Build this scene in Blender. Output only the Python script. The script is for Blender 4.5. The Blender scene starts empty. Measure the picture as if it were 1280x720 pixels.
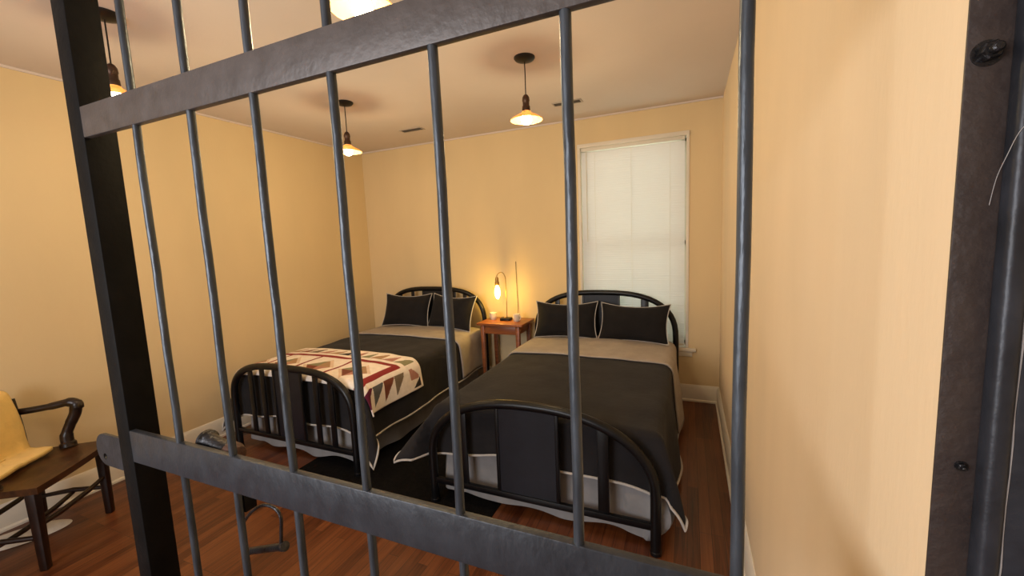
import bpy, bmesh, math, random
from mathutils import Vector, Matrix, noise
R = math.radians
PI = math.pi
random.seed(4)
col = bpy.context.scene.collection
H = 1.55                                  # eye height of the photographer

# ------------------------------------------------------------------ materials
def mat(name, color, rough=.5, metal=0., var=0., vscale=8., bump=0., bscale=60., spec=None,
        color2=None, stretch=(1, 1, 1), coat=0., sheen=0., trans=None, emit=None, estr=0., rvar=0.):
    m = bpy.data.materials.new(name); m.use_nodes = True
    nt = m.node_tree; N = nt.nodes; L = nt.links
    b = N['Principled BSDF']
    b.inputs['Base Color'].default_value = (*color, 1)
    b.inputs['Roughness'].default_value = rough
    b.inputs['Metallic'].default_value = metal
    if spec is not None: b.inputs['Specular IOR Level'].default_value = spec
    b.inputs['Coat Weight'].default_value = coat
    b.inputs['Sheen Weight'].default_value = sheen
    if emit:
        b.inputs['Emission Color'].default_value = (*emit, 1); b.inputs['Emission Strength'].default_value = estr
    tc = N.new('ShaderNodeTexCoord'); mp = N.new('ShaderNodeMapping')
    mp.inputs['Scale'].default_value = stretch
    L.new(tc.outputs['Object'], mp.inputs['Vector'])
    if var or color2 or rvar:
        nz = N.new('ShaderNodeTexNoise'); nz.inputs['Scale'].default_value = vscale; nz.inputs['Detail'].default_value = 5
        L.new(mp.outputs[0], nz.inputs['Vector'])
        mr = N.new('ShaderNodeMapRange'); mr.inputs[1].default_value = .35; mr.inputs[2].default_value = .68
        L.new(nz.outputs['Fac'], mr.inputs[0])
        mx = N.new('ShaderNodeMix'); mx.data_type = 'RGBA'
        c2 = color2 or tuple(min(1, c * (1 + var)) for c in color)
        c1 = color if color2 else tuple(c * (1 - var) for c in color)
        mx.inputs[6].default_value = (*c1, 1); mx.inputs[7].default_value = (*c2, 1)
        L.new(mr.outputs[0], mx.inputs[0]); L.new(mx.outputs[2], b.inputs['Base Color'])
        if rvar:
            m2 = N.new('ShaderNodeMapRange'); m2.inputs[3].default_value = rough - rvar; m2.inputs[4].default_value = rough + rvar
            L.new(nz.outputs['Fac'], m2.inputs[0]); L.new(m2.outputs[0], b.inputs['Roughness'])
    if bump:
        n2 = N.new('ShaderNodeTexNoise'); n2.inputs['Scale'].default_value = bscale; n2.inputs['Detail'].default_value = 4
        L.new(mp.outputs[0], n2.inputs['Vector'])
        bp = N.new('ShaderNodeBump'); bp.inputs['Strength'].default_value = bump; bp.inputs['Distance'].default_value = .01
        L.new(n2.outputs['Fac'], bp.inputs['Height']); L.new(bp.outputs[0], b.inputs['Normal'])
    if trans:
        tr = N.new('ShaderNodeBsdfTranslucent'); tr.inputs[0].default_value = (*trans[0], 1)
        ms = N.new('ShaderNodeMixShader'); ms.inputs[0].default_value = trans[1]
        L.new(b.outputs[0], ms.inputs[1]); L.new(tr.outputs[0], ms.inputs[2])
        L.new(ms.outputs[0], N['Material Output'].inputs[0])
    return m

def floor_mat():
    m = bpy.data.materials.new('hardwood'); m.use_nodes = True
    nt = m.node_tree; N = nt.nodes; L = nt.links; b = N['Principled BSDF']
    tc = N.new('ShaderNodeTexCoord'); mp = N.new('ShaderNodeMapping'); mp.inputs['Rotation'].default_value = (0, 0, PI / 2)
    L.new(tc.outputs['Object'], mp.inputs[0])
    br = N.new('ShaderNodeTexBrick'); br.inputs['Scale'].default_value = 1
    br.inputs['Brick Width'].default_value = 1.1; br.inputs['Row Height'].default_value = .058
    br.inputs['Mortar Size'].default_value = .0012; br.inputs['Mortar Smooth'].default_value = .3; br.inputs['Bias'].default_value = 0
    br.inputs['Color1'].default_value = (.0, .0, .0, 1); br.inputs['Color2'].default_value = (1, 1, 1, 1); br.inputs['Mortar'].default_value = (.0, .0, .0, 1)
    br.offset = .37; br.offset_frequency = 3
    L.new(mp.outputs[0], br.inputs['Vector'])
    mp2 = N.new('ShaderNodeMapping'); mp2.inputs['Scale'].default_value = (26, 1.3, 1)
    L.new(tc.outputs['Object'], mp2.inputs[0])
    nz = N.new('ShaderNodeTexNoise'); nz.inputs['Scale'].default_value = 2.5; nz.inputs['Detail'].default_value = 7; nz.inputs['Distortion'].default_value = .8
    L.new(mp2.outputs[0], nz.inputs['Vector'])
    ad = N.new('ShaderNodeMath'); ad.operation = 'MULTIPLY_ADD'; ad.inputs[1].default_value = .42
    L.new(br.outputs['Color'], ad.inputs[0]); L.new(nz.outputs['Fac'], ad.inputs[2])
    rp = N.new('ShaderNodeValToRGB')
    rp.color_ramp.elements[0].position = .3; rp.color_ramp.elements[0].color = (.035, .009, .003, 1)
    rp.color_ramp.elements[1].position = .98; rp.color_ramp.elements[1].color = (.175, .055, .017, 1)
    e = rp.color_ramp.elements.new(.6); e.color = (.10, .027, .008, 1)
    L.new(ad.outputs[0], rp.inputs[0])
    mx = N.new('ShaderNodeMix'); mx.data_type = 'RGBA'; mx.blend_type = 'MIX'; mx.inputs[7].default_value = (.016, .005, .003, 1)
    L.new(br.outputs['Fac'], mx.inputs[0]); L.new(rp.outputs[0], mx.inputs[6]); L.new(mx.outputs[2], b.inputs['Base Color'])
    b.inputs['Roughness'].default_value = .33; b.inputs['Specular IOR Level'].default_value = .4
    bp = N.new('ShaderNodeBump'); bp.inputs['Strength'].default_value = .25; bp.inputs['Distance'].default_value = .002; bp.invert = True
    L.new(br.outputs['Fac'], bp.inputs['Height']); L.new(bp.outputs[0], b.inputs['Normal'])
    return m

M = {}
M['wall'] = mat('wall_paint', (.71, .55, .315), .75, var=.045, vscale=1.6, bump=.06, bscale=90, stretch=(1, 1, .35))
M['wallr'] = mat('wall_paint_daylit', (.80, .635, .425), .7, var=.05, vscale=2.2, bump=.08, bscale=70, stretch=(1, 1, .3))  # same wall paint, paled in its colour for the daylight falling on it
M['ceil'] = mat('ceiling_paint', (.66, .575, .53), .85, var=.03, vscale=1.3, bump=.05, bscale=80)
M['trim'] = mat('trim_paint', (.74, .68, .58), .45, var=.03, vscale=5)
M['floor'] = floor_mat()
M['steel'] = mat('gate_steel_paint', (.037, .042, .052), .42, metal=.25, var=.16, vscale=22, bump=.22, bscale=55, rvar=.12, stretch=(1, 1, .6))
M['steellit'] = mat('upper_rail_lit_paint', (.092, .078, .073), .46, metal=.2, var=.14, vscale=22, bump=.18, bscale=55, rvar=.1)  # gate paint with the warm lamp light on the upper rail put into its colour
M['steelbar'] = mat('bar_steel_paint', (.062, .074, .090), .36, metal=.35, var=.3, vscale=30, bump=.25, bscale=70, rvar=.15, stretch=(1, 1, .25))
M['post'] = mat('post_steel_paint', (.0055, .0052, .0052), .6, metal=.0, var=.25, vscale=14, bump=.12, bscale=60, spec=.12)
M['rust'] = mat('rusty_steel', (.05, .022, .015), .6, metal=.3, color2=(.12, .06, .04), vscale=40, bump=.3, bscale=120)
M['jamb'] = mat('jamb_brown_paint', (.05, .036, .031), .5, var=.22, vscale=18, bump=.2, bscale=75, color2=(.034, .024, .022), rvar=.1)
M['jambdark'] = mat('jamb_blue_black_paint', (.03, .033, .042), .42, metal=.2, var=.3, vscale=20, bump=.12, bscale=60)
M['bolt'] = mat('bolt_steel', (.05, .05, .054), .32, metal=.8, var=.3, vscale=60, bump=.3, bscale=150)
M['iron'] = mat('black_bed_paint', (.0036, .0036, .0044), .34, var=.2, vscale=20, bump=.04, bscale=80, spec=.35)
M['ironpanel'] = mat('black_panel_paint', (.006, .0075, .013), .4, var=.2, vscale=9, bump=.05, bscale=60)
M['black'] = mat('black_bedding_cloth', (.0185, .0175, .0195), .9, var=.18, vscale=7, bump=.25, bscale=22, sheen=.06, spec=.15)
M['pillow'] = mat('black_sham_cloth', (.0125, .0115, .0125), .85, var=.15, vscale=9, bump=.25, bscale=25, sheen=.05, spec=.15)
M['grey'] = mat('grey_reverse_cloth', (.37, .325, .29), .9, var=.08, vscale=9, bump=.22, bscale=28)
M['skirt'] = mat('grey_skirt_cloth', (.24, .235, .24), .9, var=.1, vscale=9, bump=.22, bscale=28)
M['piping'] = mat('pale_piping_cord', (.50, .47, .44), .8, var=.08, vscale=30)
M['mattress'] = mat('mattress_ticking', (.45, .43, .4), .9, var=.05)
M['wood'] = mat('cherry_table_wood', (.30, .095, .03), .38, color2=(.19, .055, .018), vscale=4, stretch=(1, 9, 9))
M['wooddark'] = mat('dark_chair_wood', (.018, .007, .0045), .33, color2=(.008, .0035, .0025), vscale=4, stretch=(6, 1.2, 6), spec=.5)
M['seatwood'] = mat('worn_seat_wood', (.075, .029, .010), .34, color2=(.032, .013, .005), vscale=5, stretch=(2, 8, 4), spec=.45)
M['blanket'] = mat('pale_yellow_blanket', (.80, .56, .19), .9, var=.07, vscale=12, bump=.35, bscale=60, sheen=.1)
M['cloth'] = mat('white_floor_cloth', (.66, .60, .52), .9, var=.06, vscale=14, bump=.3, bscale=50)
M['bronze'] = mat('dark_bronze', (.012, .009, .008), .5, metal=.4, var=.2, vscale=20)
M['socket'] = mat('copper_socket', (.075, .042, .028), .4, metal=.7, var=.2, vscale=30)
M['shade'] = mat('amber_glass_shade', (.66, .42, .20), .3, var=.05, trans=((.95, .46, .12), .22), spec=.5)
_n = M['shade'].node_tree
_t = _n.nodes.new('ShaderNodeBsdfTransparent'); _t.inputs[0].default_value = (1, .86, .62, 1)
_m = _n.nodes.new('ShaderNodeMixShader'); _m.inputs[0].default_value = .12
_o = _n.nodes['Material Output']; _s = _o.inputs[0].links[0].from_socket
_n.links.new(_s, _m.inputs[1]); _n.links.new(_t.outputs[0], _m.inputs[2]); _n.links.new(_m.outputs[0], _o.inputs[0])
M['bulb'] = mat('lit_bulb_glass', (1, .9, .7), .3, var=.02, emit=(1, .80, .52), estr=26)
M['edison'] = mat('lit_amber_bulb', (1, .75, .3), .3, var=.02, emit=(1, .70, .22), estr=22)
M['brass'] = mat('aged_brass', (.42, .26, .09), .4, metal=.8, var=.2, vscale=40)
M['mug'] = mat('white_glaze', (.74, .66, .56), .3, var=.03, vscale=20)
M['blind'] = mat('blind_slat_vinyl', (.78, .735, .72), .5, var=.02, vscale=3, trans=((.9, .9, .88), .15))
M['vent'] = mat('vent_grille_paint', (.42, .36, .31), .6, var=.15, vscale=30)
M['ventdark'] = mat('vent_shadow_gap', (.11, .09, .075), .8, var=.15, vscale=30)
M['thread'] = mat('pale_thread', (.40, .37, .355), .7, var=.1, vscale=50)
M['rug'] = mat('black_rug_pile', (.007, .0062, .006), .95, var=.3, vscale=40, bump=.5, bscale=200, spec=.05)
M['glass'] = mat('window_glass', (.8, .9, .88), .05, var=.01, trans=((.9, 1., .92), .9))

# ------------------------------------------------------------------ mesh helpers
def obj(name, bm, m, parent=None, smooth=True, loc=None):
    bmesh.ops.recalc_face_normals(bm, faces=bm.faces)
    me = bpy.data.meshes.new(name); bm.to_mesh(me); bm.free()
    for x in (m if isinstance(m, (list, tuple)) else [m]): me.materials.append(x)
    if smooth:
        for p in me.polygons: p.use_smooth = True
        try: me.set_sharp_from_angle(angle=R(38))
        except Exception: pass
    o = bpy.data.objects.new(name, me); col.objects.link(o)
    if parent: o.parent = parent
    if loc: o.location = loc
    return o
def tag(o, label, cat, group=None):
    o['label'] = label; o['category'] = cat
    if group: o['group'] = group
    return o
def thing(name, label, cat, loc=(0, 0, 0), rz=0, group=None):
    o = bpy.data.objects.new(name, None); col.objects.link(o); o.empty_display_size = .1
    o.location = loc; o.rotation_euler = (0, 0, rz)
    return tag(o, label, cat, group)
def struct(name, bm, m, parent=None, smooth=True):
    o = obj(name, bm, m, parent, smooth)
    if not parent: o['kind'] = 'structure'
    return o
def B(): return bmesh.new()
def box(bm, c, s, bev=0., seg=2, rot=None, taper=None):
    """box of centre c and full size s"""
    g = bmesh.ops.create_cube(bm, size=1)
    vs = g['verts']
    for v in vs:
        v.co = Vector((v.co.x * s[0], v.co.y * s[1], v.co.z * s[2]))
        if taper and v.co.z < 0: v.co.x *= taper; v.co.y *= taper
    if bev:
        es = list({e for v in vs for e in v.link_edges})
        r = bmesh.ops.bevel(bm, geom=es, offset=bev, segments=seg, affect='EDGES', profile=.5)
        vs = list({v for f in r['faces'] for v in f.verts} | {v for v in vs if v.is_valid})
    mt = Matrix.Translation(c)
    if rot: mt = mt @ rot
    for v in vs: v.co = mt @ v.co
    return vs
def tube(bm, pts, rad, seg=10, caps=True, closed=False):
    pts = [Vector(p) for p in pts]; n = len(pts)
    rr = rad if isinstance(rad, (list, tuple)) else [rad] * n
    rings = []; up = None
    for i, p in enumerate(pts):
        if closed: t = pts[(i + 1) % n] - pts[i - 1]
        else: t = pts[min(i + 1, n - 1)] - pts[max(i - 1, 0)]
        t.normalize()
        if up is None:
            up = Vector((0, 0, 1)) if abs(t.z) < .9 else Vector((1, 0, 0))
        up = (up - t * up.dot(t)).normalized(); sd = t.cross(up)
        ring = []
        for k in range(seg):
            a = 2 * PI * k / seg
            ring.append(bm.verts.new(p + (up * math.cos(a) + sd * math.sin(a)) * rr[i]))
        rings.append(ring)
    for i in range(n if closed else n - 1):
        a, b = rings[i], rings[(i + 1) % n]
        for k in range(seg): bm.faces.new((a[k], a[(k + 1) % seg], b[(k + 1) % seg], b[k]))
    if caps and not closed:
        bm.faces.new(rings[0][::-1]); bm.faces.new(rings[-1])
def lathe(bm, prof, c=(0, 0, 0), seg=28, cap0=True, cap1=True, mtx=None):
    rings = []
    for r, z in prof:
        ring = []
        for k in range(seg):
            a = 2 * PI * k / seg
            v = Vector((r * math.cos(a), r * math.sin(a), z))
            if mtx: v = mtx @ v
            ring.append(bm.verts.new(v + Vector(c)))
        rings.append(ring)
    for a, b in zip(rings, rings[1:]):
        for k in range(seg): bm.faces.new((a[k], a[(k + 1) % seg], b[(k + 1) % seg], b[k]))
    if cap0: bm.faces.new(rings[0][::-1])
    if cap1: bm.faces.new(rings[-1])
def grid(bm, fn, nu, nv):
    vs = [[bm.verts.new(fn(i / nu, j / nv)) for j in range(nv + 1)] for i in range(nu + 1)]
    fs = []
    for i in range(nu):
        for j in range(nv):
            fs.append(bm.faces.new((vs[i][j], vs[i + 1][j], vs[i + 1][j + 1], vs[i][j + 1])))
    return vs, fs
def smoothpath(pts, n=6):
    """Catmull-Rom through pts"""
    P = [Vector(p) for p in pts]; out = []
    for i in range(len(P) - 1):
        p0 = P[max(i - 1, 0)]; p1 = P[i]; p2 = P[i + 1]; p3 = P[min(i + 2, len(P) - 1)]
        for k in range(n):
            t = k / n
            out.append(.5 * ((2 * p1) + (p2 - p0) * t + (2 * p0 - 5 * p1 + 4 * p2 - p3) * t * t + (3 * p1 - p0 - 3 * p2 + p3) * t ** 3))
    out.append(P[-1]); return out
def nz(x, y, z=0., s=1.): return noise.noise(Vector((x * s, y * s, z * s)))
def copy_tree(o, parent=None):
    c = o.copy(); col.objects.link(c); c.parent = parent
    for ch in list(o.children): copy_tree(ch, c)
    return c

# ------------------------------------------------------------------ room
XL, XR, YB, ZC = -3.67, .258, 4.06, 2.69
YF = -2.3
GY = .60                                  # front plane of the gate

def slab(name, x0, x1, y0, y1, z0, z1, m):
    bm = B(); box(bm, ((x0 + x1) / 2, (y0 + y1) / 2, (z0 + z1) / 2), (x1 - x0, y1 - y0, z1 - z0))
    return struct(name, bm, m, smooth=False)
slab('floor', XL - .1, 1.9, YF - .1, YB + .1, -.1, 0, M['floor'])
slab('ceiling', XL - .1, 1.9, YF - .1, YB + .1, ZC, ZC + .1, M['ceil'])
slab('wall_left', XL - .1, XL, YF, YB + .1, 0, ZC, M['wall'])
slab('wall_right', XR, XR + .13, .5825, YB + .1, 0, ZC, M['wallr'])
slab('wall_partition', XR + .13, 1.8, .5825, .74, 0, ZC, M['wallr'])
slab('wall_corridor', 1.8, 1.9, YF, .74, 0, ZC, M['wall'])
slab('wall_rear', XL, 1.8, YF - .1, YF, 0, ZC, M['wall'])
# back wall with the window opening
WX0, WX1, WZ0, WZ1 = -1.0, -.002, .50, 2.445
bm = B()
for x0, x1, z0, z1 in ((XL, WX0, 0, ZC), (WX1, XR, 0, ZC), (WX0, WX1, 0, WZ0), (WX0, WX1, WZ1, ZC)):
    box(bm, ((x0 + x1) / 2, YB + .09, (z0 + z1) / 2), (x1 - x0, .18, z1 - z0))
bmesh.ops.remove_doubles(bm, verts=bm.verts, dist=1e-4)
struct('wall_back', bm, M['wall'], smooth=False)
def baseboard(name, p0, p1, nrm, h=.155, t=.018):
    p0 = Vector(p0); p1 = Vector(p1); n = Vector(nrm); bm = B()
    prof = [(0, 0), (t + .012, 0), (t + .012, .012), (t + .004, .02), (t, .022), (t, h - .03), (t - .006, h - .02), (t - .009, h - .006), (.003, h), (0, h)]
    ends = [[bm.verts.new(p + n * a + Vector((0, 0, b))) for a, b in prof] for p in (p0, p1)]
    k = len(prof)
    for i in range(k): bm.faces.new((ends[0][i], ends[0][(i + 1) % k], ends[1][(i + 1) % k], ends[1][i]))
    bm.faces.new(ends[0]); bm.faces.new(ends[1][::-1])
    return struct(name, bm, M['trim'])
baseboard('baseboard_left', (XL, YF, 0), (XL, YB, 0), (1, 0, 0))
baseboard('baseboard_back', (XL, YB, 0), (XR, YB, 0), (0, -1, 0))
baseboard('baseboard_right', (XR, .66, 0), (XR, YB, 0), (-1, 0, 0))
# narrow cove strip where the ceiling meets the back and left walls
bm = B(); box(bm, ((XL + XR) / 2, YB - .006, ZC - .007), (XR - XL, .012, .014)); struct('trim_1', bm, M['ceil'], smooth=False)
bm = B(); box(bm, (XL + .006, (YF + YB) / 2, ZC - .007), (.012, YB - YF, .014)); struct('trim_2', bm, M['ceil'], smooth=False)

# window: frame, sash, sill, glass
w = bpy.data.objects.new('window_1', None); col.objects.link(w); w.location = ((WX0 + WX1) / 2, YB, WZ0); w['kind'] = 'structure'
ww, wh = WX1 - WX0, WZ1 - WZ0
bm = B()
for c, s in (((-ww / 2 + .012, .064, wh / 2), (.026, .152, wh)), ((ww / 2 - .012, .064, wh / 2), (.026, .152, wh)), ((0, .062, wh - .016), (ww + .002, .156, .036))):
    box(bm, c, s, .003)
obj('window_frame', bm, M['trim'], w)
bm = B(); box(bm, (.02, .045, -.012), (ww + .09, .17, .028), .006); box(bm, (.02, -.012, -.05), (ww + .03, .016, .05), .003)
obj('window_sill', bm, M['trim'], w)
bm = B()
for c, s in (((0, .12, wh / 2), (ww - .04, .03, .04)), ((0, .12, .03), (ww - .04, .03, .05)), ((0, .12, wh - .045), (ww - .04, .03, .045)), ((-ww / 2 + .045, .12, wh / 2), (.045, .03, wh - .03)), ((ww / 2 - .045, .12, wh / 2), (.045, .03, wh - .03))):
    box(bm, c, s, .003)
sash = obj('window_sash', bm, M['trim'], w)
bm = B(); box(bm, (0, .125, wh / 2), (ww - .06, .004, wh - .05)); obj('window_pane', bm, M['glass'], sash)
# mini blind
bl = thing('window_blind', 'closed white horizontal mini blind filling the window behind the right bed', 'blind', ((WX0 + WX1) / 2, YB + .03, WZ0 + .012))
bw = ww - .064
bm = B(); box(bm, (-.004, 0, wh - .06), (bw, .03, .034), .004); obj('head_rail', bm, M['trim'], bl)
bm = B(); n = 86; zt = wh - .085; pit = (zt - .02) / n
for i in range(n):
    z = .02 + pit * (i + .5); ca, sa = math.cos(R(74)), math.sin(R(74)); wd = .0126
    a = [(-wd * ca, wd * sa), (0, 0), (wd * ca, -wd * sa)]
    vs = [[bm.verts.new((x, yy + (.0025 if k == 1 else 0), z + zz)) for k, (yy, zz) in enumerate(a)] for x in (-bw / 2 - .004, bw / 2 - .004)]
    for k in range(2): bm.faces.new((vs[0][k], vs[0][k + 1], vs[1][k + 1], vs[1][k]))
obj('slats', bm, M['blind'], bl)
bm = B(); box(bm, (-.004, 0, .01), (bw, .024, .018), .004); obj('bottom_rail', bm, M['trim'], bl)
for x in (-.34, .0, .34):
    bm = B(); tube(bm, [(x, -.0145, .02), (x, -.0145, zt)], .0012, 6); obj('ladder_cord', bm, M['trim'], bl)
bm = B(); tube(bm, [(-.42, -.022, wh - .08), (-.42, -.023, 1.0)], .0035, 8); obj('tilt_wand', bm, M['trim'], bl)

# ------------------------------------------------------------------ pendants
PEND = [(-.955, 2.56, 'lit amber glass pendant lamp in front of the back wall, nearest the window'),
        (-2.50, 2.62, 'small lit pendant lamp over the left bed, farthest back near the left corner'),
        (-2.53, 1.17, 'pendant lamp at upper left, mostly hidden behind the black gate post'),
        (-.97, 1.13, 'glaring lit pendant lamp at the top edge, hidden by the upper gate rail')]
def pendant():
    t = thing('pendant_lamp', '', 'lamp', (0, 0, ZC), 0, 'pendant lamps on the ceiling')
    bm = B(); lathe(bm, [(.066, 0), (.066, -.006), (.058, -.016), (.030, -.024), (.010, -.028)]); obj('canopy', bm, M['bronze'], t)
    bm = B(); tube(bm, [(0, 0, -.02), (.001, 0, -.12), (0, 0, -.235)], .0035, 8); obj('cord', bm, M['bronze'], t)
    bm = B(); lathe(bm, [(.006, -.222), (.014, -.228), (.022, -.242), (.024, -.262), (.021, -.268), (.021, -.290), (.025, -.296), (.026, -.318), (.023, -.334)]); obj('socket', bm, M['socket'], t)
    bm = B()
    pr = [(.024, -.322), (.030, -.331), (.044, -.341), (.064, -.351), (.086, -.363), (.101, -.373), (.105, -.379), (.102, -.3805), (.097, -.374), (.083, -.3665), (.062, -.3545), (.042, -.3445), (.028, -.335)]
    lathe(bm, pr, cap0=False, cap1=False); obj('lamp_shade', bm, M['shade'], t)
    bm = B(); lathe(bm, [(.012, -.330), (.016, -.338), (.028, -.356), (.034, -.374), (.032, -.389), (.023, -.401), (.010, -.407), (.002, -.408)]); obj('bulb', bm, M['bulb'], t)
    return t
p0 = pendant()
for i, (x, y, lb) in enumerate(PEND):
    o = p0 if i == 0 else copy_tree(p0)
    o.location = (x, y, ZC); o['label'] = lb
    ld = bpy.data.lights.new('pendant_light', 'POINT'); ld.energy = 12.5; ld.color = (1, .77, .43); ld.shadow_soft_size = .075
    lo = bpy.data.objects.new('pendant_light', ld); col.objects.link(lo); lo.location = (x, y, ZC - .50)

# ceiling vents
def vent():
    t = thing('ceiling_vent', '', 'vent', (0, 0, ZC), 0, 'flush ceiling vents')
    bm = B()
    for c, s in (((0, -.04, -.003), (.25, .014, .006)), ((0, .04, -.003), (.25, .014, .006)), ((-.118, 0, -.003), (.014, .08, .006)), ((.118, 0, -.003), (.014, .08, .006))): box(bm, c, s, .001)
    obj('frame', bm, M['vent'], t)
    bm = B()
    for k in range(6): box(bm, (0, -.028 + k * .0112, -.004), (.225, .008, .002), rot=Matrix.Rotation(R(35), 4, 'X'))
    box(bm, (0, 0, -.0012), (.23, .075, .001)); obj('louvre', bm, M['ventdark'], t)
    return t
v0 = vent(); v0.location = (-2.53, 3.53, ZC); v0['label'] = 'narrow brown ceiling vent above the head of the left bed'
v1 = copy_tree(v0); v1.location = (-.95, 3.535, ZC); v1['label'] = 'narrow brown ceiling vent above the window, partly behind a bar'

# ------------------------------------------------------------------ jail gate
gate = thing('jail_gate', 'dark steel barred gate with two flat rails and round bars across the foreground', 'gate', (-.7, GY, 0))
gx = .7; gy = -GY                          # children are given in room coordinates
def gpart(name, bm, m, parent=None, smooth=True):
    o = obj(name, bm, m, parent or gate, smooth)
    o.data.transform(Matrix.Translation((.7, -GY, 0)))
    return o
PX0, PX1 = -2.56 * GY, -2.45 * GY
bm = B(); box(bm, ((PX0 + PX1) / 2, GY + .036, 1.30), (PX1 - PX0, .074, 2.56), .004); gpart('post', bm, M['post'])
def rail(name, z0, z1, m=M['steel']):
    bm = B(); x0, x1 = PX1 - .004, XR - .012
    box(bm, ((x0 + x1) / 2, GY + .0085, (z0 + z1) / 2), (x1 - x0, .017, z1 - z0), .0025); return gpart(name, bm, m)
rail('upper_rail', H + .533 * GY, H + .664 * GY, M['steellit'])
rail('lower_rail', H - .98 * GY, H - .822 * GY)
rail('bottom_rail', .06, .15); rail('top_rail', 2.44, 2.53)
for i, k in enumerate((-2.045, -1.690, -1.345, -.995, -.632, -.267, .105)):
    bm = B(); r = .0088; y = GY + .0095; x = k * y
    pts = [(x + .0008 * math.sin(j * 1.7 + i), y + .0006 * math.cos(j * 2.1 + i), .08 + j * .12) for j in range(21)]
    tube(bm, pts, r, 16); gpart('bar', bm, M['steelbar'])
# latch eye on the free edge of the post
bm = B()
cx, cz, rr = -1.742, H - .618, .054
outl = [(cx + .22, cz + rr), (cx, cz + rr)] + [(cx - rr * math.sin(a), cz + rr * math.cos(a)) for a in [PI * k / 12 for k in range(1, 12)]] + [(cx, cz - rr), (cx + .22, cz - rr)]
hole = [(cx - .006 + .011 * math.cos(2 * PI * k / 14), cz - .024 + .011 * math.sin(2 * PI * k / 14)) for k in range(14)]
vo = [bm.verts.new((x, GY + .044, z)) for x, z in outl]; vh = [bm.verts.new((x, GY + .044, z)) for x, z in hole]
eo = [bm.edges.new((vo[i], vo[(i + 1) % len(vo)])) for i in range(len(vo))]; eh = [bm.edges.new((vh[i], vh[(i + 1) % len(vh)])) for i in range(len(vh))]
bmesh.ops.triangle_fill(bm, edges=eo + eh, use_beauty=True)
ex = bmesh.ops.extrude_face_region(bm, geom=list(bm.faces))
for v in ex['geom']:
    if isinstance(v, bmesh.types.BMVert): v.co.y += .008
gpart('latch_eye', bm, M['jambdark'], smooth=False)
# sliding bolt knob lying behind the lower rail
def axis_mtx(a, b):
    d = (Vector(b) - Vector(a)).normalized()
    return d.to_track_quat('Z', 'Y').to_matrix().to_4x4(), (Vector(b) - Vector(a)).length
a, b = (-1.200, .648, 1.052), (-1.085, .640, 1.040)
mt, ln = axis_mtx(a, b)
bm = B(); lathe(bm, [(.006, -.005), (.023, -.004), (.027, .0), (.027, .010), (.022, .014), (.020, .019), (.020, ln)], a, 24, mtx=mt); kb = gpart('bolt_knob', bm, M['bolt'])
bm = B(); lathe(bm, [(.021, ln - .012), (.025, ln - .006), (.026, ln + .012), (.021, ln + .028), (.012, ln + .034)], a, 16, mtx=mt); gpart('bolt_end', bm, M['rust'], kb)
kb_bracket = B(); box(kb_bracket, (-1.10, .632, 1.026), (.05, .032, .03), .004); gpart('bolt_bracket', kb_bracket, M['rust'])
# bail handle under the lower rail
bm = B(); box(bm, (-1.032, .632, .925), (.024, .032, .05), .003); gpart('handle_bracket', bm, M['post'])
bm = B()
tube(bm, smoothpath([(-1.12, .665, .812), (-1.06, .655, .868), (-1.005, .652, .902), (-.962, .652, .904), (-.943, .652, .885), (-.947, .652, .845), (-.953, .652, .808)], 5), .0042, 10)
hd = gpart('bail_rod', bm, M['bolt'])
a, b = (-.940, .652, .805), (-1.10, .664, .738)
mt, ln = axis_mtx(a, b)
bm = B(); lathe(bm, [(.004, -.004), (.012, -.002), (.012, .010), (.0095, .014), (.0095, ln), (.006, ln + .006)], a, 16, mtx=mt); gpart('hand_grip', bm, M['bolt'], hd)

# steel jamb at the right edge
jm = thing('door_jamb', 'dark brown steel door jamb plate at the right edge, pitted and bolted', 'door frame', (.30, .59, 0))
def jpart(name, bm, m, parent=None, smooth=True):
    o = obj(name, bm, m, parent or jm, smooth); o.data.transform(Matrix.Translation((-.30, -.59, 0))); return o
bm = B(); box(bm, (.2735, .5805, 1.3), (.043, .003, 2.6), .001); jpart('jamb_plate', bm, M['jamb'])
bm = B(); box(bm, (.2940, .571, 1.3), (.0185, .022, 2.6), .006, 3); jpart('angle_strip', bm, M['jambdark'])
bm = B(); box(bm, (.336, .574, 1.3), (.062, .016, 2.6), .003); jpart('outer_plate', bm, M['jambdark'])
bm = B(); tube(bm, [(.3045 + .0006 * math.sin(k * 1.9), .5655, 1.05 + k * .034) for k in range(14)], [.0004 + .0005 * abs(math.sin(k * 1.3)) for k in range(14)], 6); jpart('paint_crack', bm, M['thread'])
def hexbolt(c, s=1.):
    bm = B()
    mt = Matrix.Rotation(R(90), 4, 'X') @ Matrix.Rotation(R(12), 4, 'Z')
    lathe(bm, [(.0062 * s, -.001), (.0062 * s, .001)], c, 24, mtx=mt)
    lathe(bm, [(.0046 * s, .001), (.0046 * s, .0048 * s), (.0038 * s, .0056 * s)], c, 6, mtx=mt)
    lathe(bm, [(.0024 * s, .005 * s), (.0024 * s, .009 * s), (.0016 * s, .0098 * s)], c, 12, mtx=mt)
    return bm
jpart('bolt', hexbolt((.2672, .5788, 1.7135), 2.0), M['bolt'], smooth=False)
jpart('bolt', hexbolt((.2735, .5788, 1.2865), .9), M['bolt'], smooth=False)
bm = B(); tube(bm, smoothpath([(.312, .556, 1.672), (.2925, .556, 1.644), (.286, .561, 1.632), (.2815, .566, 1.612), (.2785, .572, 1.592), (.278, .5785, 1.566)], 5), .00032, 6)
tag(obj('loose_thread', bm, M['thread']), 'fine pale thread hanging loose on the brown door jamb', 'thread')

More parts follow.
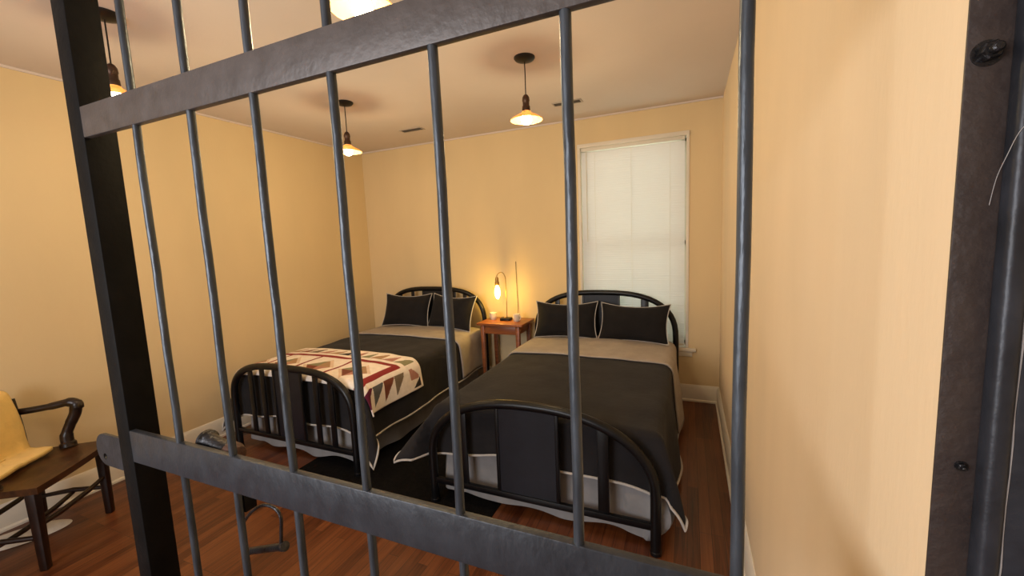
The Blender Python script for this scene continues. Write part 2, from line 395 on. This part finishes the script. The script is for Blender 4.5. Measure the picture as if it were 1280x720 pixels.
# black rug between the beds
bm = B()
grid(bm, lambda a, b: Vector((-.765 + 1.53 * a, -1.0 + 2.0 * b, .003 + .0008 * nz(a * 9, b * 9, 1.))), 30, 40)
be = [e for e in bm.edges if e.is_boundary]
ex = bmesh.ops.extrude_edge_only(bm, edges=be)
for v in ex['geom']:
    if isinstance(v, bmesh.types.BMVert): v.co.z = .0005
tag(obj('area_rug', bm, M['rug'], None, True, (-1.785, 2.76, 0)), 'black flat rug on the wooden floor between the two beds', 'rug')

# ------------------------------------------------------------------ beds
def superarch(hw, z0, h, e=2.3, n=30):
    pts = []
    for k in range(n + 1):
        a = PI * k / n; c, s = math.cos(a), math.sin(a)
        pts.append((-hw * math.copysign(abs(c) ** (2 / e), c), z0 + h * s ** (2 / e)))
    return pts
def arch_z(x, hw, z0, h, e=2.3): return z0 + h * max(0, 1 - (abs(x) / hw) ** e) ** (1 / e)
def bed_end(name, parent, y, hw, z0, h, zr, panel, slats, e=2.3, tr=.0255):
    """bow-shaped tube end with a bottom rail, flat slats and one wide panel"""
    ro = bpy.data.objects.new(name, None); col.objects.link(ro); ro.parent = parent; ro.location = (0, y, 0)
    arch = superarch(hw, z0, h, e)
    pts = [(-hw, 0, .012), (-hw, 0, .12)] + [(x, 0, z) for x, z in arch] + [(hw, 0, .12), (hw, 0, .012)]
    bm = B(); tube(bm, pts, tr, 14); obj('bow_tube', bm, M['iron'], ro)
    bm = B(); box(bm, (0, 0, zr), (2 * hw, .026, .036), .005); obj('cross_rail', bm, M['iron'], ro)
    for c, wd in slats:
        zt = min(arch_z(c - wd / 2, hw, z0, h, e), arch_z(c + wd / 2, hw, z0, h, e))
        bm = B(); box(bm, (c, 0, (zr + zt) / 2), (wd, .013, zt - zr), .003); obj('slat', bm, M['iron'], ro)
    c, wd = panel; bm = B(); zt0 = zr; K = 10
    fr = [bm.verts.new((c - wd / 2, -.004, zt0)), bm.verts.new((c + wd / 2, -.004, zt0))]
    top = [bm.verts.new((c + wd / 2 - wd * k / K, -.004, arch_z(c + wd / 2 - wd * k / K, hw, z0, h, e))) for k in range(K + 1)]
    f = bm.faces.new(fr + top)
    ex = bmesh.ops.extrude_face_region(bm, geom=[f])
    for v in ex['geom']:
        if isinstance(v, bmesh.types.BMVert): v.co.y += .010
    pn = obj('wide_panel', bm, M['ironpanel'], ro, smooth=False)
    for x in (c - wd / 2, c + wd / 2):
        zz = arch_z(x, hw, z0, h, e); bm = B(); box(bm, (x, 0, (zr + zz) / 2), (.020, .018, zz - zr), .003)
        obj('panel_edge', bm, M['iron'], pn)
    for x in (-hw, hw):
        bm = B(); lathe(bm, [(.021, 0), (.027, .004), (.027, .022), (.022, .028)], (x, 0, 0), 16); obj('leg_cap', bm, M['iron'], ro)
    return ro
def skirt_bm(W, y0, y1, zt, amp, seedv, flareR=.0, flareL=.0):
    """gathered valance running down one side, round the foot and up the other side"""
    path = []
    n1, n2 = 60, 46
    for k in range(n1): path.append((-W, y1 + (y0 + .03 - y1) * k / n1, (-1, 0)))
    for k in range(7): a = PI / 2 * k / 6; path.append((-W + .03 - .03 * math.cos(a), y0 + .03 - .03 * math.sin(a), (-math.cos(a), -math.sin(a))))
    for k in range(1, n2): path.append((-W + .03 + (2 * W - .06) * k / n2, y0, (0, -1)))
    for k in range(7): a = PI / 2 * k / 6; path.append((W - .03 + .03 * math.sin(a), y0 + .03 - .03 * math.cos(a), (math.sin(a), -math.cos(a))))
    for k in range(1, n1 + 1): path.append((W, y0 + .03 + (y1 - y0 - .03) * k / n1, (1, 0)))
    bm = B(); nvz = 9; rows = []
    for i, (x, y, (nx, ny)) in enumerate(path):
        s = i * .045; row = []
        zb = .022 + .024 * (nz(s, seedv, 3.1, .9) + .5) + .012 * math.sin(s * 7)
        for j in range(nvz + 1):
            t = j / nvz; z = zt + (zb - zt) * t
            o = amp * t * (nz(s, .3 * t, seedv, 3.1) + .6 * math.sin(s * 9 + 2.5 * nz(s, 1, seedv)))
            o += .008 * t
            if x > W - .12 and y < y0 + .12: o += flareR * math.sin(PI * min(1, t * .95)) * (1 if nx > .1 else .2)
            if x < -W + .12 and y < y0 + .12: o += flareL * t
            yy = max(y + ny * o, y0 - (.022 if t < .35 else .05))
            row.append(bm.verts.new((x + nx * o, yy, z)))
        rows.append(row)
    for a, b in zip(rows, rows[1:]):
        for j in range(nvz): bm.faces.new((a[j], b[j], b[j + 1], a[j + 1]))
    return bm
def make_bed(label, xc, hw_f, hw_h, yf, yh, ft, hd, fslats, fpanel, hslats, hpanel, seedv, fl, ef=2.3, eh=2.7):
    t = thing('iron_bed', label, 'bed', (xc, 0, 0), 0)
    bed_end('footboard', t, yf, hw_f, *ft, fpanel, fslats, e=ef)
    bed_end('headboard', t, yh, hw_h, *hd, hpanel, hslats, e=eh)
    for s in (-1, 1):
        bm = B(); box(bm, (s * .555, (yf + yh) / 2 + .04, .27), (.03, yh - yf - .10, .05), .004); obj('side_rail', bm, M['iron'], t)
    bm = B(); box(bm, (0, (yf + yh) / 2 + .02, .43), (1.20, yh - yf - .16, .30), .05, 4); obj('mattress', bm, M['mattress'], t)
    bm = skirt_bm(hw_f - .035, yf + .085, yh - .1, .34, .014, seedv, *fl)
    obj('bed_skirt', bm, M['skirt'], t)
    return t
XA, XB = -2.69, -.775
bedA = make_bed('black iron bow-end bed by the left wall, under the patchwork quilt', XA, .612, .645, 2.02, 3.955,
                (.36, .345, .155), (.62, .43, .20), [(-.395, .045), (-.262, .045), (.285, .045), (.425, .045)], (.005, .275),
                [(-.46, .04), (-.285, .04), (.275, .04), (.41, .045)], (.0, .28), 1.3, (.0, .01), 3.1, 3.1)
bedB = make_bed('black iron bow-end bed on the right, under the window blind', XB, .634, .668, 1.96, 3.955,
                (.30, .375, .145), (.60, .425, .20), [(-.415, .044), (.385, .056)], (-.025, .344),
                [(-.44, .05), (.40, .07)], (-.005, .34), 7.7, (.12, .01))

# ---- draped bedding
class Drape:
    def __init__(s, xc, W, yf, top, ff, fc, fs0, fs1, seedv, Rb=.065, pw=2.):
        s.pw = pw
        s.xc, s.W, s.yf, s.top, s.ff, s.fc, s.fs0, s.fs1, s.sd, s.R = xc, W - Rb, yf + .045, top, ff, fc, fs0, fs1, seedv, Rb
    def __call__(s, u, v, off=0., wr=1.):
        """cloth coordinate u across, v along (room y on the flat top) -> room position"""
        eu = abs(u) - s.W; ev = s.yf - v; sg = 1 if u >= 0 else -1
        cx, cy = min(abs(u), s.W), max(v, s.yf)
        eu, ev = max(eu, 0), max(ev, 0); pw = s.pw[0 if sg < 0 else 1] if isinstance(s.pw, tuple) else s.pw
        e = (eu ** pw + ev ** pw) ** (1 / pw) if eu or ev else 0
        wv = .010 * nz(u, v, s.sd, 2.2) + .005 * nz(u, v, s.sd + 5, 6.5)
        crown = .018 * (1 - (cx / s.W) ** 2)
        ztop = s.top + crown + wv * wr
        if e == 0: return Vector((s.xc + u, v, ztop + off))
        phi = math.atan2(ev, eu); Rr = s.R + off if ev == 0 else .045 * math.sin(phi) ** 2 + s.R * math.cos(phi) ** 2 + off
        t = min(1, max(0, (v - s.yf) / 1.6)); f0 = s.fs0[0 if sg < 0 else 1] if isinstance(s.fs0, tuple) else s.fs0; fs = f0 + (s.fs1 - f0) * t
        if isinstance(s.fc, tuple): fcc = s.fc[0] if sg < 0 else s.fc[1]
        else: fcc = s.fc
        fl = fs * math.cos(phi) ** 2 + s.ff * math.sin(phi) ** 2 + fcc * math.sin(2 * phi)
        q = Rr * PI / 2
        if e < q: a = e / Rr; out, dn = Rr * math.sin(a), Rr * (1 - math.cos(a))
        else: out = Rr + (e - q) * fl; dn = Rr + (e - q) * math.sqrt(max(.05, 1 - min(fl, .95) ** 2))
        k = min(1, dn / .22)
        side = math.cos(phi) ** 2
        out += k * ((.016 * math.sin(v * 8.5 + s.sd * 2) + .016 * nz(u * .3, v, s.sd, 3.5)) * side + .008 * nz(u, v * .3, s.sd, 5) * (1 - side))
        x = s.xc + sg * (cx + out * math.cos(phi) * (1 + .35 * math.sin(2 * phi))); _k = min(1, max(0, (abs(sg * (cx + out * math.cos(phi) * (1 + .35 * math.sin(2 * phi)))) - .685) / .06)); y = max(cy - out * math.sin(phi), s.yf - .052 - .11 * _k)
        return Vector((x, y, ztop - crown * 0 + off * 0 - dn + (off if e < q else 0) * math.cos(min(e / Rr, PI / 2))))
def comforter(name, label, D, W, dropl, dropr, fdrop, yf, yend, cuff0):
    UL, UR = W + dropl, W + dropr; v0 = yf - fdrop
    path_v = lambda t: v0 + (yend - v0) * t
    def um(b):
        t = min(1, max(0, (path_v(b) - 2.12) / .4)); return UR + (.12 if dropr > .43 else 0) * t * t * (3 - 2 * t)
    bm = B(); nu, nv = 90, 110
    hem = lambda u: 0.04 * nz(u, 0, D.sd + 9, 3.5)
    grid(bm, lambda a, b: D(-UL + (UL + um(b)) * a, path_v(b) + hem(-UL + (UL + UR) * a) * (1 - b) ** 6), nu, nv)
    o = obj(name, bm, M['black']); tag(o, label, 'comforter', 'black comforters on the beds')
    sd = o.modifiers.new('thick', 'SOLIDIFY'); sd.thickness = .012; sd.offset = -1
    # white cord piping round the hem
    loop = []
    for k in range(61): loop.append(D(-UL, yend + (v0 - yend) * k / 60 + hem(-UL) * (k / 60) ** 6, .004))
    for k in range(1, 60): loop.append(D(-UL + (UL + UR) * k / 60, v0 + hem(-UL + (UL + UR) * k / 60), .004))
    for k in range(61): loop.append(D(um(k / 60), v0 + (yend - v0) * k / 60 + hem(UR) * (1 - k / 60) ** 6, .004))
    bm = B(); tube(bm, loop, .0068, 7); obj('piping', bm, M['piping'], o)
    # grey reverse folded back over the top
    bm = B()
    grid(bm, lambda a, b: D(-(UL - .015) + (UL + um(1) - .03) * a, cuff0 + .012 * math.sin(a * 9) + (yend - cuff0) * b, .010 if b > 0 else .006), 80, 30)
    cf = obj('folded_cuff', bm, M['grey'], o)
    sd = cf.modifiers.new('thick', 'SOLIDIFY'); sd.thickness = .008; sd.offset = 1
    return o
DA = Drape(XA, .655, 2.075, .615, .02, .22, .10, .06, 2.2)
DB = Drape(XB, .665, 2.015, .588, .02, (.42, .16), (.26, .11), .10, 5.1, pw=(2., 3.2))
comA = comforter('comforter', 'black comforter with pale piping on the left bed, under the quilt', DA, .60, .36, .41, .385, 2.12, 3.86, 3.34)
comB = comforter('comforter', 'black comforter with pale piping on the right bed, no quilt on it', DB, .60, .35, .45, .315, 2.06, 3.86, 3.17)

# ---- patchwork quilt lying across the foot of the left bed
qc = {'cream': (.90, .81, .72), 'pale': (.76, .58, .45), 'red': (.26, .018, .02), 'wine': (.13, .008, .035), 'rust': (.20, .055, .028), 'taupe': (.20, .15, .10),
      'grey': (.11, .115, .12), 'black': (.02, .014, .014), 'tan': (.42, .25, .13), 'rose': (.46, .22, .17), 'sage': (.25, .24, .13)}
qn = list(qc); qm = [mat('quilt_' + k + '_cloth', qc[k], .9, var=.06, vscale=25, bump=.35, bscale=35) for k in qn]
QU0, QU1, QV0, QV1 = -.76, .845, 2.055, 2.70
cell = .115
def qcolor(u, v):
    """u, v in metres from the right-hand far corner of the quilt"""
    du, dv = QU1 - u, QV1 - v
    b = .20
    if du < .018 or dv < .012: return 'cream'
    if dv < b and du >= dv * .0 + 0 and du > b:            # far border
        if dv > b - .042: return 'cream'
        k = math.floor((du - b) / cell); fu = (du - b) / cell - k; fv = (dv - .02) / (b - .062)
        cs = ['sage', 'rose', 'tan', 'sage', 'rose', 'black', 'tan', 'rose', 'taupe', 'rust', 'tan', 'grey', 'rose']
        return cs[k % len(cs)] if fv > fu and fv > .12 else 'cream'
    if du <= b:                                            # right border hanging over the side
        if du > b - .03: return 'cream'
        if dv < b:
            fu, fv = (du - .02) / (b - .05), dv / b
            if fu + fv < .62 and fu < .5 and fv > .12: return 'black'
            return 'rose' if fu > .45 and fv < .72 and fv > .2 and fu - .1 < fv + .35 else 'cream'
        k = math.floor((dv - b) / cell); fv = (dv - b) / cell - k; fu = (du - .018) / (b - .048)
        cs = ['taupe', 'rust', 'grey', 'wine', 'tan']
        return cs[k % len(cs)] if fu > .9 * (1 - fv) + .08 and fu < 1.0 and fv > .05 else 'cream'
    if du < b + .05 or dv < b + .05: return 'red'
    iu, iv = du - b - .05, dv - b - .05
    su = .36
    k = math.floor(iu / su); fu = iu / su - k
    if fu > .925: return 'red'
    fu /= .925; fv = iv / .33
    cx, cy = fu - .5, fv - .62
    d = abs(cx) + abs(cy)
    if d < .36: 
        return ('rust' if cx > 0 else 'rose') if cy > 0 else ('sage' if cx > 0 else 'tan')
    return 'pale' if (d < .46 and cx * cy > 0) else 'cream'
bm = B(); st = .0065
nu, nv = round((QU1 - QU0) / st), round((QV1 - QV0) / st)
vs = [[bm.verts.new(DA(QU0 + (QU1 - QU0) * i / nu, QV0 + (QV1 - QV0) * j / nv, .016 + .004 * nz(i * .05, j * .05, 3.))) for j in range(nv + 1)] for i in range(nu + 1)]
for i in range(nu):
    for j in range(nv):
        q = (vs[i][j], vs[i + 1][j], vs[i + 1][j + 1], vs[i][j + 1])
        uv = [(QU0 + (QU1 - QU0) * a / nu, QV0 + (QV1 - QV0) * b / nv) for a, b in ((i, j), (i + 1, j), (i + 1, j + 1), (i, j + 1))]
        du = QU1 - (uv[0][0] + uv[2][0]) / 2
        tris = ((0, 1, 2), (0, 2, 3)) if (i + j) % 2 else ((0, 1, 3), (1, 2, 3))
        for t3 in tris:
            f = bm.faces.new([q[k] for k in t3])
            f.material_index = qn.index(qcolor(sum(uv[k][0] for k in t3) / 3, sum(uv[k][1] for k in t3) / 3))
qo = obj('patchwork_quilt', bm, qm); tag(qo, 'cream patchwork quilt with red bands and triangle border across the left bed', 'quilt')
sd = qo.modifiers.new('thick', 'SOLIDIFY'); sd.thickness = .010; sd.offset = 1

# ---- pillows
def pillow_bm(w, h, th, seedv):
    bm = B(); n = 22
    def pt(a, b, s):
        u, v = 2 * a - 1, 2 * b - 1
        x = w / 2 * u * (1 - .07 * (1 - v * v) * 1 + .02 * v * v); z = h / 2 * v * (1 - .085 * (1 - u * u) + .03 * u * u)
        t = th / 2 * max(0, (1 - abs(u) ** 2.6)) ** .55 * max(0, (1 - abs(v) ** 2.6)) ** .55
        t += .008 * nz(u, v, seedv, 2.3) * max(0, (1 - u * u) * (1 - v * v))
        sag = -.02 * (1 - u * u) * (1 if v > 0 else 0) * v
        return Vector((x, -s * t, z + sag + h / 2))
    for s in (1, -1):
        vs, fs = grid(bm, lambda a, b: pt(a, b, s), n, n)
        for f in fs: f.material_index = 0 if s == 1 else 1
    bmesh.ops.remove_doubles(bm, verts=bm.verts, dist=1e-4)
    edge = [pt(k / 20, 0, 1) for k in range(20)] + [pt(1, k / 20, 1) for k in range(20)] + [pt(1 - k / 20, 1, 1) for k in range(20)] + [pt(0, 1 - k / 20, 1) for k in range(20)]
    return bm, edge
def pillow(label, x, y, z, w, h, th, lean, yaw, roll, seedv):
    bm, edge = pillow_bm(w, h, th, seedv)
    o = obj('pillow', bm, [M['pillow'], M['grey']]); tag(o, label, 'pillow', 'black bed pillows')
    bm = B(); tube(bm, edge, .0044, 7, closed=True); obj('piping', bm, M['piping'], o)
    o.location = (x, y, z); o.rotation_euler = (R(lean), R(roll), R(yaw))
    return o
pillow('black pillow with pale piping on the left bed, nearer the left wall', -2.965, 3.745, 0.648, .60, .375, .17, -21, 4, 0, 1.)
pillow('black pillow with pale piping on the left bed, nearer the side table', -2.385, 3.735, 0.643, .60, .375, .17, -21, -10, 1, 2.)
pillow('black pillow on the right bed, its left one beside the side table', -1.085, 3.735, .617, .595, .352, .17, -22, 5, 0, 3.)
pillow('black pillow on the right bed, its right one in front of the window blind', -.465, 3.730, .612, .61, .35, .18, -22, -5, 0, 4.)

# ------------------------------------------------------------------ side table and what stands on it
TX, TY, TZ = -1.745, 3.845, .735
tb = thing('side_table', 'small reddish wooden side table with square legs between the two beds', 'table', (TX, TY, 0))
bm = B(); box(bm, (0, 0, TZ - .0125), (.50, .37, .025), .005, 3); obj('tabletop', bm, M['wood'], tb)
for c, s in (((0, -.145, TZ - .068), (.37, .016, .085)), ((0, .145, TZ - .068), (.37, .016, .085)), ((-.19, 0, TZ - .068), (.016, .28, .085)), ((.19, 0, TZ - .068), (.016, .28, .085))):
    bm = B(); box(bm, c, s, .002); obj('apron', bm, M['wood'], tb)
for sx in (-1, 1):
    for sy in (-1, 1):
        bm = B(); box(bm, (sx * .193, sy * .148, (TZ - .025) / 2), (.042, .042, TZ - .025), .003, taper=.68); obj('leg', bm, M['wood'], tb)
lp = thing('table_lamp', 'gooseneck lamp with a glowing bare amber bulb on the side table', 'lamp', (TX - .005, TY + .02, TZ))
bm = B(); box(bm, (0, 0, .014), (.105, .09, .028), .005); obj('base', bm, M['bronze'], lp)
bm = B(); lathe(bm, [(.016, .028), (.016, .036), (.009, .04)], (0, -.02, 0), 16); obj('switch', bm, M['brass'], lp)
bm = B(); tube(bm, smoothpath([(.012, 0, .03), (.012, 0, .2), (.013, 0, .38), (.008, 0, .455), (-.02, -.002, .498), (-.06, -.004, .492), (-.082, -.004, .468), (-.084, -.004, .445)], 6), .0042, 10); obj('gooseneck', bm, M['brass'], lp)
bm = B(); lathe(bm, [(.008, .452), (.016, .446), (.019, .430), (.018, .405), (.023, .400), (.024, .372), (.020, .366)], (-.084, -.004, 0), 20); obj('socket', bm, M['brass'], lp)
bm = B(); lathe(bm, [(.013, .372), (.016, .355), (.026, .325), (.031, .296), (.029, .268), (.020, .242), (.010, .226), (.002, .221)], (-.084, -.004, 0), 20); obj('bulb', bm, M['edison'], lp)
bm = B(); tube(bm, smoothpath([(.055, .188, .60), (.056, .187, .5), (.058, .186, .3), (.062, .185, .1), (.062, .15, .01), (.058, .08, .006), (.04, .03, .01)], 6), .0024, 8); obj('cord', bm, M['bronze'], lp)
def cup(label, x, y, hdl):
    bm = B(); lathe(bm, [(.026, 0), (.032, .006), (.036, .035), (.036, .074), (.034, .076), (.0325, .073), (.032, .035), (.028, .010), (.004, .009)], (0, 0, 0), 24)
    o = obj('mug', bm, M['mug'], None, True, (x, y, TZ)); tag(o, label, 'mug', 'mugs on the side table')
    bm = B(); tube(bm, [(hdl * (.034 + .024 * math.sin(a)), 0, .04 + .024 * math.cos(a)) for a in [PI * k / 10 for k in range(11)]], .0045, 8); obj('handle', bm, M['mug'], o)
    o.rotation_euler = (0, 0, R(-20))
cup('white mug on the side table, left of the lamp base', TX - .155, TY + .03, -1)
cup('white mug on the side table, right of the lamp base', TX + .125, TY - .01, 1)
ld = bpy.data.lights.new('edison_light', 'POINT'); ld.energy = 6.5; ld.color = (1, .60, .09); ld.shadow_soft_size = .03
lo = bpy.data.objects.new('edison_light', ld); col.objects.link(lo); lo.location = (TX - .089, TY - .04, TZ + .27)

# ------------------------------------------------------------------ armchair at the left edge
ch = thing('armchair', 'dark wooden armchair with curved arms against the left wall', 'chair', (-3.255, .90, 0), R(-53))
# local frame: +y faces the room (front), x along the front edge; far side is -x
SW, SD, SH = .53, .42, .45
bm = B()
def seat(a, b, top):
    u, v = 2 * a - 1, 2 * b - 1
    x = SW / 2 * u * (1 - .06 * (1 - v) / 2); y = SD / 2 * v + .012 * (1 - u * u)
    dish = -.010 * math.exp(-((abs(u) - .42) ** 2) / .08) * (1 - max(0, v) ** 4) if top else 0
    return Vector((x, y, SH + dish - (0 if top else .034)))
for s in (1, 0): grid(bm, lambda a, b: seat(a, b, s), 20, 14)
bm.verts.ensure_lookup_table()
be = [e for e in bm.edges if e.is_boundary]
bmesh.ops.bridge_loops(bm, edges=be)
obj('seat', bm, M['seatwood'], ch)
for sx in (-1, 1):
    for sy, hh in ((1, SH - .03), (-1, SH - .03)):
        bm = B(); box(bm, (sx * .232, sy * .165, hh / 2), (.046, .044, hh), .006, taper=.78); obj('leg', bm, M['wooddark'], ch)
for sx in (-1, 1):
    bm = B(); tube(bm, [(sx * .225, -.165, .17), (sx * .228, 0, .18), (sx * .225, .165, .17)], [.011, .014, .011], 10); obj('stretcher', bm, M['wooddark'], ch)
for yy, zz in ((.165, .235), (-.165, .235), (.0, .165)):
    bm = B(); tube(bm, [(-.23, yy, zz), (-.1, yy, zz - .012), (.1, yy, zz - .012), (.23, yy, zz)], [.011, .0135, .0135, .011], 10); obj('stretcher', bm, M['wooddark'], ch)
for sx in (-1, 1):
    bm = B(); tube(bm, smoothpath([(sx * .240, -.225, .69), (sx * .250, -.15, .690), (sx * .262, -.05, .698), (sx * .268, .025, .708), (sx * .270, .058, .694), (sx * .268, .062, .665)], 5),
                   [.019] * 5 + [.019] * 5 + [.022] * 5 + [.027] * 5 + [.030] * 5 + [.027], 14)
    am = obj('arm', bm, M['wooddark'], ch)
    bm = B(); tube(bm, smoothpath([(sx * .268, .058, .69), (sx * .266, .050, .64), (sx * .256, .025, .58), (sx * .246, .005, .52), (sx * .240, .008, .47), (sx * .236, .012, .446)], 5),
                   [.028] * 5 + [.028] * 5 + [.026] * 5 + [.030] * 5 + [.038] * 5 + [.041], 14)
    obj('arm_support', bm, M['wooddark'], am)
for sx in (-1, 1):
    bm = B(); tube(bm, smoothpath([(sx * .232, -.19, SH - .01), (sx * .235, -.20, .60), (sx * .238, -.222, .77)], 5), .018, 10); obj('back_post', bm, M['wooddark'], ch)
for zz, dy in ((.74, -.225), (.60, -.205)):
    bm = B(); grid(bm, lambda a, b: Vector((-.235 + .47 * a, dy - .03 * math.sin(PI * a) * .4 + .01 * (0.5 - b), zz - .045 + .09 * b + .012 * math.sin(PI * a))), 16, 4)
    o = obj('back_rail', bm, M['wooddark'], ch); sd = o.modifiers.new('t', 'SOLIDIFY'); sd.thickness = .018; sd.offset = 0
# yellow blanket draped over the back and the seat
bm = B()
prof = smoothpath([(-.262, .50), (-.260, .62), (-.256, .74), (-.246, .805), (-.216, .808), (-.196, .76), (-.180, .66), (-.168, .55), (-.152, .482), (-.12, .466), (-.06, .463), (-.02, .461)], 5)
def blanket(a, b):
    i = b * (len(prof) - 1); k = min(int(i), len(prof) - 2); p = prof[k].lerp(prof[k + 1], i - k)
    x = -.205 + .40 * a + (.03 * b * b) * (1 - a)
    w_ = .010 * nz(x, p[0], p[1], 6) + .006 * nz(x, p[1], 2., 13)
    if b > .72: w_ = abs(w_) * .8
    return Vector((x, p[0] + (w_ if b < .72 else 0) + .012 * math.sin(9 * a) * max(0, b - .7), p[1] + (w_ if b >= .72 else 0)))
grid(bm, blanket, 34, 60)
o = obj('throw_blanket', bm, M['blanket']); tag(o, 'pale yellow blanket draped over the back and seat of the armchair', 'blanket')
o.location = ch.location; o.rotation_euler = ch.rotation_euler
sd = o.modifiers.new('t', 'SOLIDIFY'); sd.thickness = .022; sd.offset = 1
# crumpled white cloth on the floor below
bm = B()
def fcloth(a, b):
    u, v = 2 * a - 1, 2 * b - 1
    k = math.sqrt(max(0, 1 - .5 * v * v)); l = math.sqrt(max(0, 1 - .5 * u * u))
    x, y = u * k * .21, v * l * .10
    r = (u * k) ** 2 + (v * l) ** 2
    return Vector((x, y, .003 + max(0, 1 - r) ** .6 * (.022 + .018 * nz(x, y, 1., 14))))
vs, fs = grid(bm, fcloth, 30, 18)
o = obj('floor_cloth', bm, M['cloth']); tag(o, 'crumpled whitish cloth lying on the floor under the armchair', 'cloth')
o.location = (-3.475, .87, 0); o.rotation_euler = (0, 0, R(60))

# ------------------------------------------------------------------ light
def area(name, loc, target, sx, sy, e, c):
    ld = bpy.data.lights.new(name, 'AREA'); ld.shape = 'RECTANGLE'; ld.size = sx; ld.size_y = sy; ld.energy = e; ld.color = c
    o = bpy.data.objects.new(name, ld); col.objects.link(o); o.location = loc
    o.rotation_euler = (Vector(target) - Vector(loc)).to_track_quat('-Z', 'Y').to_euler(); return o
area('corridor_daylight', (-1.7, -1.7, 1.55), (-.1, 1.6, 1.45), 1.6, 1.5, 80, (.96, .97, 1))
area('window_daylight', (-.5, 5.0, 1.6), (-.5, 4.0, 1.5), 1.4, 2.2, 26, (1, .95, .93))
wd = bpy.data.worlds.new('world'); bpy.context.scene.world = wd; wd.use_nodes = True
wd.node_tree.nodes['Background'].inputs[0].default_value = (1, .98, .95, 1); wd.node_tree.nodes['Background'].inputs[1].default_value = 1.0

# ------------------------------------------------------------------ camera
yaw, pitch, roll = R(23.35), R(-6.45), R(-2.42)
F = Vector((-math.sin(yaw) * math.cos(pitch), math.cos(yaw) * math.cos(pitch), math.sin(pitch)))
Rt = Vector((math.cos(yaw), math.sin(yaw), 0)); U = Rt.cross(F)
R2 = Rt * math.cos(roll) + U * math.sin(roll); U2 = -Rt * math.sin(roll) + U * math.cos(roll)
cd = bpy.data.cameras.new('camera'); cd.sensor_width = 36; cd.lens = 516 / 1280 * 36; cd.clip_start = .02; cd.dof.use_dof = False
co = bpy.data.objects.new('camera', cd); col.objects.link(co)
co.matrix_world = Matrix(((R2.x, U2.x, -F.x, 0), (R2.y, U2.y, -F.y, 0), (R2.z, U2.z, -F.z, H), (0, 0, 0, 1)))
sc = bpy.context.scene; sc.camera = co
sc.view_settings.view_transform = 'Standard'; sc.view_settings.look = 'None'; sc.view_settings.exposure = 0
sc.cycles.max_bounces = 8
